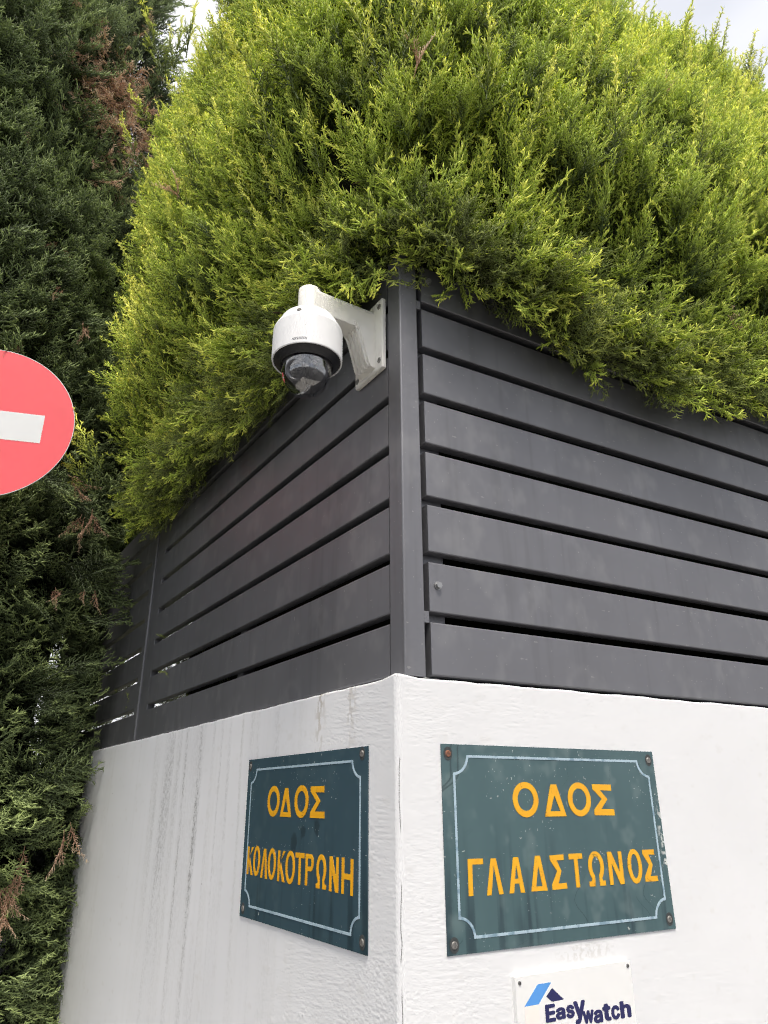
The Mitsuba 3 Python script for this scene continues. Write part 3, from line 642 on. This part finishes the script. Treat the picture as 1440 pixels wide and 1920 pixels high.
# ---- the golden hedge that spills over the fence
RC = 0.22
def plan(s):
    """s < 0 runs along the side wall, s > 0 along the front; returns the base point, outward direction and the share of front."""
    if s < -RC: return DL * (-s), -NN, 0.0
    if s > RC: return np.array([s, 0, 0]), np.array([0, -1.0, 0]), 1.0
    k = (s + RC) / (2 * RC); n = -NN * (1 - k) + np.array([0, -1.0, 0]) * k; n /= np.linalg.norm(n)
    p = DL * RC * (1 - k) ** 2 + np.array([RC, 0, 0]) * k ** 2
    return p, n, k
def bottom(s): return 2.62 + .10 * math.exp(-(s / .25) ** 2) - .03 * ss(.3, .7, s) + .10 * ss(.75, 1.3, s) + .01 * ss(.3, 1.0, -s)
def top(s): return 4.42 + .60 * ss(1.15, 1.55, -s) + .10 * math.sin(s * 5.0)
def offset(s, z, w):
    zb = bottom(s); up = ss(0, .42, z - zb)
    left = .05 + .19 * up - .04 * ss(3.3, 4.4, z)
    right = .05 + .17 * up - .26 * ss(2.95, 4.4, z)
    o = left * (1 - w) + right * w
    q = np.array([s * 3.0, z * 3.0, 2.0])
    return o + .10 * (meshkit.fbm(q, 3, 2) - .5) + .07 * (meshkit.noise(q * 2.7, 8) - .5) - .16 * max(0, (z - top(s) + .25)) / .25 * (z > top(s) - .25)
def hedge_point(s, z, inward=0.0):
    p, n, w = plan(s)
    P = p + n * (offset(s, z, w) - inward); P[2] = z
    return P, n, w

hedge = thing('golden_cypress_hedge', 'bright yellow-green clipped cypress hedge bulging over the top of the slatted fence', 'hedge')
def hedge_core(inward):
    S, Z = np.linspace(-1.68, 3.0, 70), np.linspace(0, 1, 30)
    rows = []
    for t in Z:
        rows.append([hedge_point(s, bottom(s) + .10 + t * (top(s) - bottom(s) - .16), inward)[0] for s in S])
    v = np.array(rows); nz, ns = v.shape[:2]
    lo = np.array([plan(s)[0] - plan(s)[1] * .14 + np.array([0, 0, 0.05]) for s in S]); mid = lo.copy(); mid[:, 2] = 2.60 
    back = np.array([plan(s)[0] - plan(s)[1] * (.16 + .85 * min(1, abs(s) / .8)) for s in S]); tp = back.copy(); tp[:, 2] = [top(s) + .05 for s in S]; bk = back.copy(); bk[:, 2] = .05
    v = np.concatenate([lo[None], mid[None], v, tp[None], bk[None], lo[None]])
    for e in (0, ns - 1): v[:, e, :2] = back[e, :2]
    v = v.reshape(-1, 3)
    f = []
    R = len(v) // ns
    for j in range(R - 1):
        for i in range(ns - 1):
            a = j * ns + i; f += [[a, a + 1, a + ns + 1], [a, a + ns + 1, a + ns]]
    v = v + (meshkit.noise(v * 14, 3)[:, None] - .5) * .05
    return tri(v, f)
r = np.random.default_rng(5)
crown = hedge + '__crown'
scene[crown] = mikit.ply(hedge_core(.20), 'shaded_core', smooth=False)
for p0 in ((.35, .40), (1.2, .42), (2.1, .40), (.32, 1.15)):
    zz = np.linspace(0, 3.6, 9); w = np.c_[p0[0] + .05 * np.sin(zz * 1.3), p0[1] + .04 * np.cos(zz * 1.7), zz]
    tk = add('trunk', tube(w, np.linspace(.065, .02, 9), 12), 'bark', hedge, smooth=40)
    for k in range(5):
        z = 2.35 + k * .28; a = r.uniform(-2.6, -1.0) if p0[1] < 1 else r.uniform(2.4, 3.9); L = r.uniform(.28, .42)
        e = np.array([p0[0] + L * math.cos(a), p0[1] + L * math.sin(a), z + .25])
        add('limb', tube([[p0[0], p0[1], z], [(p0[0] + e[0]) / 2, (p0[1] + e[1]) / 2, z + .08], e], [.02, .014, .006], 7), 'bark', tk)

num = {'foliage': 0, 'shoot': 0}
def hedge_leaf(P, d, size, kinds, wide=1.0, part=False, face=(0.31, 0.2, 0.93), loose=0.6):
    roll = r.normal(0, loose) + math.pi * int(r.integers(2))
    if not seen(P + d * size * .5, .30): return
    if part and num['shoot'] < 290:
        key = f'{crown}__shoot' if num['shoot'] == 0 else f'{crown}__shoot_{num["shoot"]:03d}'; num['shoot'] += 1
    else:
        num['foliage'] += 1; key = f'{crown}__foliage__{num["foliage"]:03d}'
    place(key, pick(r, kinds), P, d, size, roll, wide, face)
tag(crown + '__foliage', kind='stuff')
UPW = np.array([0, 0, 1.0])
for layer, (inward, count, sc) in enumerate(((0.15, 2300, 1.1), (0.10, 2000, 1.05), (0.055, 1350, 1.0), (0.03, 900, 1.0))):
    for _ in range(count):
        s = r.uniform(-1.72, 2.9); t = r.uniform(0, 1); z = bottom(s) + .04 + t * (top(s) - bottom(s))
        P, n, w = hedge_point(s, z, inward + r.uniform(-.03, .03))
        low = 1 - ss(0, .30, z - bottom(s))
        tang = np.cross(UPW, n)
        d = n * (.75 + .25 * low) + UPW * (1.0 - .75 * low) + tang * r.normal(0, .34) + r.normal(0, .12, 3)
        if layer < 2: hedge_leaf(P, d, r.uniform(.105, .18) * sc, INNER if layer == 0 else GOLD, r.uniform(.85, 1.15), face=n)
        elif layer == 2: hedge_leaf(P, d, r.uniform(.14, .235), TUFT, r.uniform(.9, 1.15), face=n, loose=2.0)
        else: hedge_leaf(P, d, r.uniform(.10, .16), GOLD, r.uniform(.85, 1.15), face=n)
# the rounded corner, where the outward offset spreads the rows apart
for _ in range(620):
    s = r.normal(.08, .22); t = r.uniform(0, 1); z = bottom(s) + .08 + t * (top(s) - bottom(s))
    P, n, w = hedge_point(s, z, r.choice([.15, .10, .06, .04]) + r.uniform(-.02, .02))
    d = n * .7 + UPW + np.cross(UPW, n) * r.normal(0, .4) + r.normal(0, .12, 3)
    hedge_leaf(P, d, r.uniform(.11, .20), TUFT if r.random() < .45 else GOLD, r.uniform(.9, 1.15), face=n, loose=1.2)
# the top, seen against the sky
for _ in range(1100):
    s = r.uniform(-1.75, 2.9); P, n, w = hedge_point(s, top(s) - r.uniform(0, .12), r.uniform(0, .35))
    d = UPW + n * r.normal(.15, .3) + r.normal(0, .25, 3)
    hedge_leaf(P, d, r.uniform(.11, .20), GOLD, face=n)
# drooping underside and fringe
for _ in range(2400):
    s = r.uniform(-1.70, 2.9); p, n, w = plan(s); zb = bottom(s)
    rr = r.uniform(-.10, 1.0) * offset(s, zb + .12, w)
    P = p + n * rr; P[2] = zb + r.uniform(-.01, .15)
    d = n * r.uniform(.2, 1.0) + UPW * r.uniform(-.75, .25) + np.cross(UPW, n) * r.normal(0, .5)
    hedge_leaf(P, d, r.uniform(.10, .19), FRINGE if r.random() < .7 else GOLD, face=n, loose=1.2)
# long upright plumes with yellow tips
for _ in range(290):
    s = r.uniform(-1.70, 2.3); t = r.uniform(0, 1) ** 1.15; z = bottom(s) + .10 + t * (top(s) - bottom(s) - .05)
    P, n, w = hedge_point(s, z, .015 + r.uniform(-.035, .03))
    d = n * r.uniform(.25, .6) + UPW + np.cross(UPW, n) * r.normal(0, .22) + r.normal(0, .08, 3)
    hedge_leaf(P, d, r.uniform(.18, .30), PLUME, r.uniform(.85, 1.1), part=True, face=n)
# a few bare twigs under the fringe and a browned shoot or two higher up
for k in range(22):
    s = r.uniform(-.5, 1.0) if k < 14 else r.uniform(-1.5, 2.2); p, n, w = plan(s)
    b = p - n * r.uniform(.02, .07); b[2] = bottom(s) + r.uniform(.10, .24); L = r.uniform(.10, .20)
    t_ = np.cross(UPW, n); sl = r.normal(0, .5); dz = r.uniform(-.5, .2)
    P_ = [b + (n * u + t_ * sl * u + UPW * (dz * u * u + .05 * math.sin(u * 5 + k))) * L for u in np.linspace(0, 1, 6)]
    add('twig', tube(P_, np.linspace(.0050, .0016, 6), 6), 'bark', hedge, smooth=40)
    for u in (2, 3, 4):
        q_ = P_[u] + (n * r.uniform(.1, .6) + t_ * r.normal(0, .6) + UPW * r.uniform(-.7, .4)) * .06
        add('twig', tube([P_[u], (P_[u] + q_) / 2 + r.normal(0, .006, 3), q_], [.0022, .0017, .001], 5), 'bark', hedge, smooth=40)
for s, z, c in ((.78, 3.45, 3), (-.75, 3.35, 2), (1.35, 3.0, 2), (.05, 3.05, 2), (1.0, 2.75, 2)):
    for _ in range(c):
        P, n, w = hedge_point(s + r.normal(0, .02), z + r.normal(0, .02), -.02)
        key = numbered(crown + '__dead_shoot'); tag(key, 'browned dry shoot')
        place(key, pick(r, DEAD), P, n * .5 + UPW * .8 + r.normal(0, .3, 3), r.uniform(.08, .13), r.uniform(0, 6), 1.0, n)
# growth behind the slats at the left end
for _ in range(420):
    u = r.uniform(1.15, 2.7); P = DL * u + NN * r.uniform(.10, .45); P[2] = r.uniform(1.75, 2.75)
    d = -NN * r.uniform(-.3, .6) + UPW * r.uniform(.1, 1) + DL * r.normal(0, .5)
    hedge_leaf(P, d, r.uniform(.12, .2), FRINGE, face=-NN, loose=1.2)
# tall leaders at the left end
for y, z, sz, dx, dy in ((1.62, 4.86, .55, -.25, .05), (1.66, 4.95, .40, .05, .1), (1.45, 4.75, .38, .05, 0), (1.66, 4.25, .36, -.6, 0), (1.60, 2.74, .29, -.85, .10), (1.64, 2.66, .28, -.9, .1), (1.58, 2.70, .30, -.6, -.1), (1.2, 4.55, .4, 0, 0), (.55, 4.45, .42, -.1, 0)):
    P = DL * y - NN * .26; P[2] = z
    d = UPW + NN * dx + DL * dy
    place(f'{crown}__shoot_{num["shoot"]:03d}', pick(r, PLUME), P, d, sz, r.uniform(0, 6), 1.0); num['shoot'] += 1

# ---- the tall dark cypress on the left
cyp = thing('dark_cypress', 'tall dark green cypress with patches of dead brown sprays, behind the red sign', 'tree')
def dark_face(x, z):
    away = -.17 - x
    y = 2.62 - .34 * ss(0.0, .42, away) - .38 * ss(.30, 1.0, away) + .07 * ss(4, 7, z) - .24 * (1 - ss(1.70, 1.95, z))
    return y + .34 * (meshkit.fbm(np.array([x * 2.1, z * 1.5, 4.0]), 3, 6) - .5)
def dark_right(z): return -.16 + .03 * math.sin(z * 3.1) + .36 * ss(2.62, 2.85, z) - .46 * ss(4.9, 5.4, z) - .27 * ss(5.6, 6.4, z) - .11 * (1 - ss(.9, 1.6, z)) - .10 * ss(1.70, 1.85, z) * (1 - ss(2.35, 2.6, z))
q = np.random.default_rng(9)
dcrown = cyp + '__crown'
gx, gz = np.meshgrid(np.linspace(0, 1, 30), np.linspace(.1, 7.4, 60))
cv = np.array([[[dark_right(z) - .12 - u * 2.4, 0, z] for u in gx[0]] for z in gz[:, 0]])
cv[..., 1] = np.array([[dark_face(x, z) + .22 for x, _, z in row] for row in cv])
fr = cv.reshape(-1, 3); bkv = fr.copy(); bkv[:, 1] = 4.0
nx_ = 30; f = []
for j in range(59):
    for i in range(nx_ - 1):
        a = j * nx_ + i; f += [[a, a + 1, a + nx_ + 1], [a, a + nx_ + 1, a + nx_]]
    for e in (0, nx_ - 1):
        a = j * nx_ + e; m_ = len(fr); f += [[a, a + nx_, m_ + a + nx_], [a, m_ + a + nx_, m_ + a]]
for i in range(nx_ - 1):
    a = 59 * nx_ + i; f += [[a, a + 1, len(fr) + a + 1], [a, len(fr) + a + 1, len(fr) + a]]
scene[dcrown] = mikit.ply(tri(np.vstack([fr, bkv]), f), 'shaded_core')
zz = np.linspace(0, 7.0, 12)
tk = add('trunk', tube(np.c_[-.75 + .05 * np.sin(zz), 3.05 + .04 * np.cos(zz), zz], np.linspace(.12, .02, 12), 12), 'bark', cyp, smooth=40)
for k in range(12):
    z = 1.0 + k * .45; a = q.uniform(-2.5, -.7); L = q.uniform(.4, .6)
    add('limb', tube([[-.75, 3.05, z], [-.75 + L * .5 * math.cos(a), 3.05 + L * .5 * math.sin(a), z + .05], [-.75 + L * math.cos(a), 3.05 + L * math.sin(a), z + .2]], [.025, .018, .008], 7), 'bark', tk)
tag(dcrown + '__foliage', kind='stuff')
cnt = {'foliage': 0, 'spray': 0, 'dead': 0}
def bare(x, z): return math.exp(-(((x + .52) / .27) ** 2 + ((z - 5.25) / .46) ** 2) ** 2)
def dark_leaf(P, d, size, kinds, roll, kind='foliage'):
    if not seen(P, .35): return
    if kind != 'foliage' and cnt[kind] < 290:
        nm = {'spray': 'spray', 'dead': 'dead_spray'}[kind]
        key = f'{dcrown}__{nm}' if cnt[kind] == 0 else f'{dcrown}__{nm}_{cnt[kind]:03d}'; cnt[kind] += 1
        if kind == 'dead': tag(key, 'dry brown drooping spray')
    else:
        cnt['foliage'] += 1; key = f'{dcrown}__foliage__{cnt["foliage"]:03d}'
    place(key, pick(q, kinds), P, d, size, roll, 1.0, np.array([0.1, -.65, .75]))
for inward, count, sc in ((.16, 1600, 1.1), (.07, 2300, 1.05), (0.0, 2300, 1.0)):
    for _ in range(count):
        z = q.uniform(.45, 7.3); x = dark_right(z) - 1.55 * q.uniform(0, 1) ** 1.15
        if q.random() < .96 * bare(x, z): continue
        y = dark_face(x, z) + inward + q.uniform(-.04, .04)
        edge = 1 - ss(0, .28, dark_right(z) - x)
        d = np.array([q.normal(0, .45) + .75 * edge, -1.0 + .55 * edge, q.uniform(-.15, .55) + .35 * ss(5, 7, z)])
        front_row = inward == 0.0 and q.random() < .13
        dark_leaf(np.array([x, y - .05 * front_row, z]), d, q.uniform(.19, .33) * sc, DARKIN if inward > .1 else DARK, q.normal(0, .7) + (0 if q.random() < .5 else math.pi), 'spray' if front_row else 'foliage')
# right flank, with fronds reaching out over the shaded fence panel
for _ in range(520):
    z = q.uniform(.5, 6.9); x = dark_right(z) + q.uniform(-.05, .03); y = dark_face(x, z) + q.uniform(-.05, .5)
    d = np.array([q.uniform(.15, .8), q.normal(-.35, .5), q.uniform(-.1, .6)])
    dark_leaf(np.array([x - .05, y, z]), d, q.uniform(.16, .25), DARK, q.normal(0, .7))
for P, D in (((-.247, 2.0, 2.522), (.133, -.08, .081)), ((-.254, 2.05, 2.395), (.13, -.08, .009)), ((-.237, 2.0, 2.295), (.122, -.08, .03)), ((-.297, 2.05, 2.114), (.132, -.08, .063)), ((-.337, 2.1, 2.023), (.124, -.08, .04)),
             ((-.385, 2.1, 1.959), (.131, -.08, .04)), ((-.315, 2.05, 1.721), (.135, -.08, .047)), ((-.336, 2.1, 1.646), (.101, -.08, .018)), ((-.349, 2.1, 1.498), (.086, -.08, .037)),
             ((-.359, 2.1, 1.339), (.096, -.08, .019)), ((-.368, 2.1, 1.188), (.106, -.08, -.006)), ((-.32, 2.1, 1.006), (.089, -.08, .036)), ((-.32, 2.1, 1.665), (.112, -.08, -.057)), ((-.516, 2.0, 2.857), (.11, -.08, -.105)),
             ((-.343, 2.1, 2.781), (.141, -.08, -.076)), ((-.308, 2.05, 2.48), (.169, -.08, -.09))):
    P, D = np.array(P), np.array(D); L = np.linalg.norm(D)
    dark_leaf(P - D * .7, D, L * 1.7, DARK, q.normal(0, .4), 'spray')
    for _ in range(2):                                               # the branch it ends
        dark_leaf(P - D * q.uniform(.3, 1.3) + q.normal(0, .025, 3), D + q.normal(0, .05, 3), L * q.uniform(.9, 1.4), DARK, q.normal(0, .6))
for _ in range(240):
    x = -.55 + q.normal(0, .13); z = 5.25 + q.normal(0, .25)
    y = dark_face(x, z) + q.uniform(-.20, .10)
    d = np.array([q.normal(0, .45), -.45, q.uniform(-1.2, -.1)])
    dark_leaf(np.array([x, y, z + .06]), d, q.uniform(.13, .24), DEAD, q.uniform(0, 6), 'dead')
for P, s in (((-.254, 2.0, 1.526), .17), ((-.382, 2.0, 1.432), .15), ((-.404, 2.0, 1.366), .17), ((-.415, 2.0, 1.284), .15), ((-.424, 2.0, 1.333), .14), ((-.679, 2.1, 4.119), .12), ((-.494, 2.0, 3.665), .12), ((-.639, 2.0, 3.821), .11),
             ((-.436, 1.95, 2.37), .09), ((-.303, 1.95, 2.376), .09), ((-.363, 2.0, 2.742), .17), ((-.39, 2.0, 2.712), .17), ((-.897, 2.0, 3.974), .12), ((-.469, 1.95, 2.848), .15), ((-.761, 1.95, 3.439), .11)):
    for k in range(2):
        dark_leaf(np.array(P) + q.normal(0, .012, 3), np.array([q.normal(0, .3), -.3, -.9]), s * q.uniform(.8, 1.1), DEAD, q.uniform(0, 6), 'dead')
print('shoots', num, cnt, 'entries', len(scene))
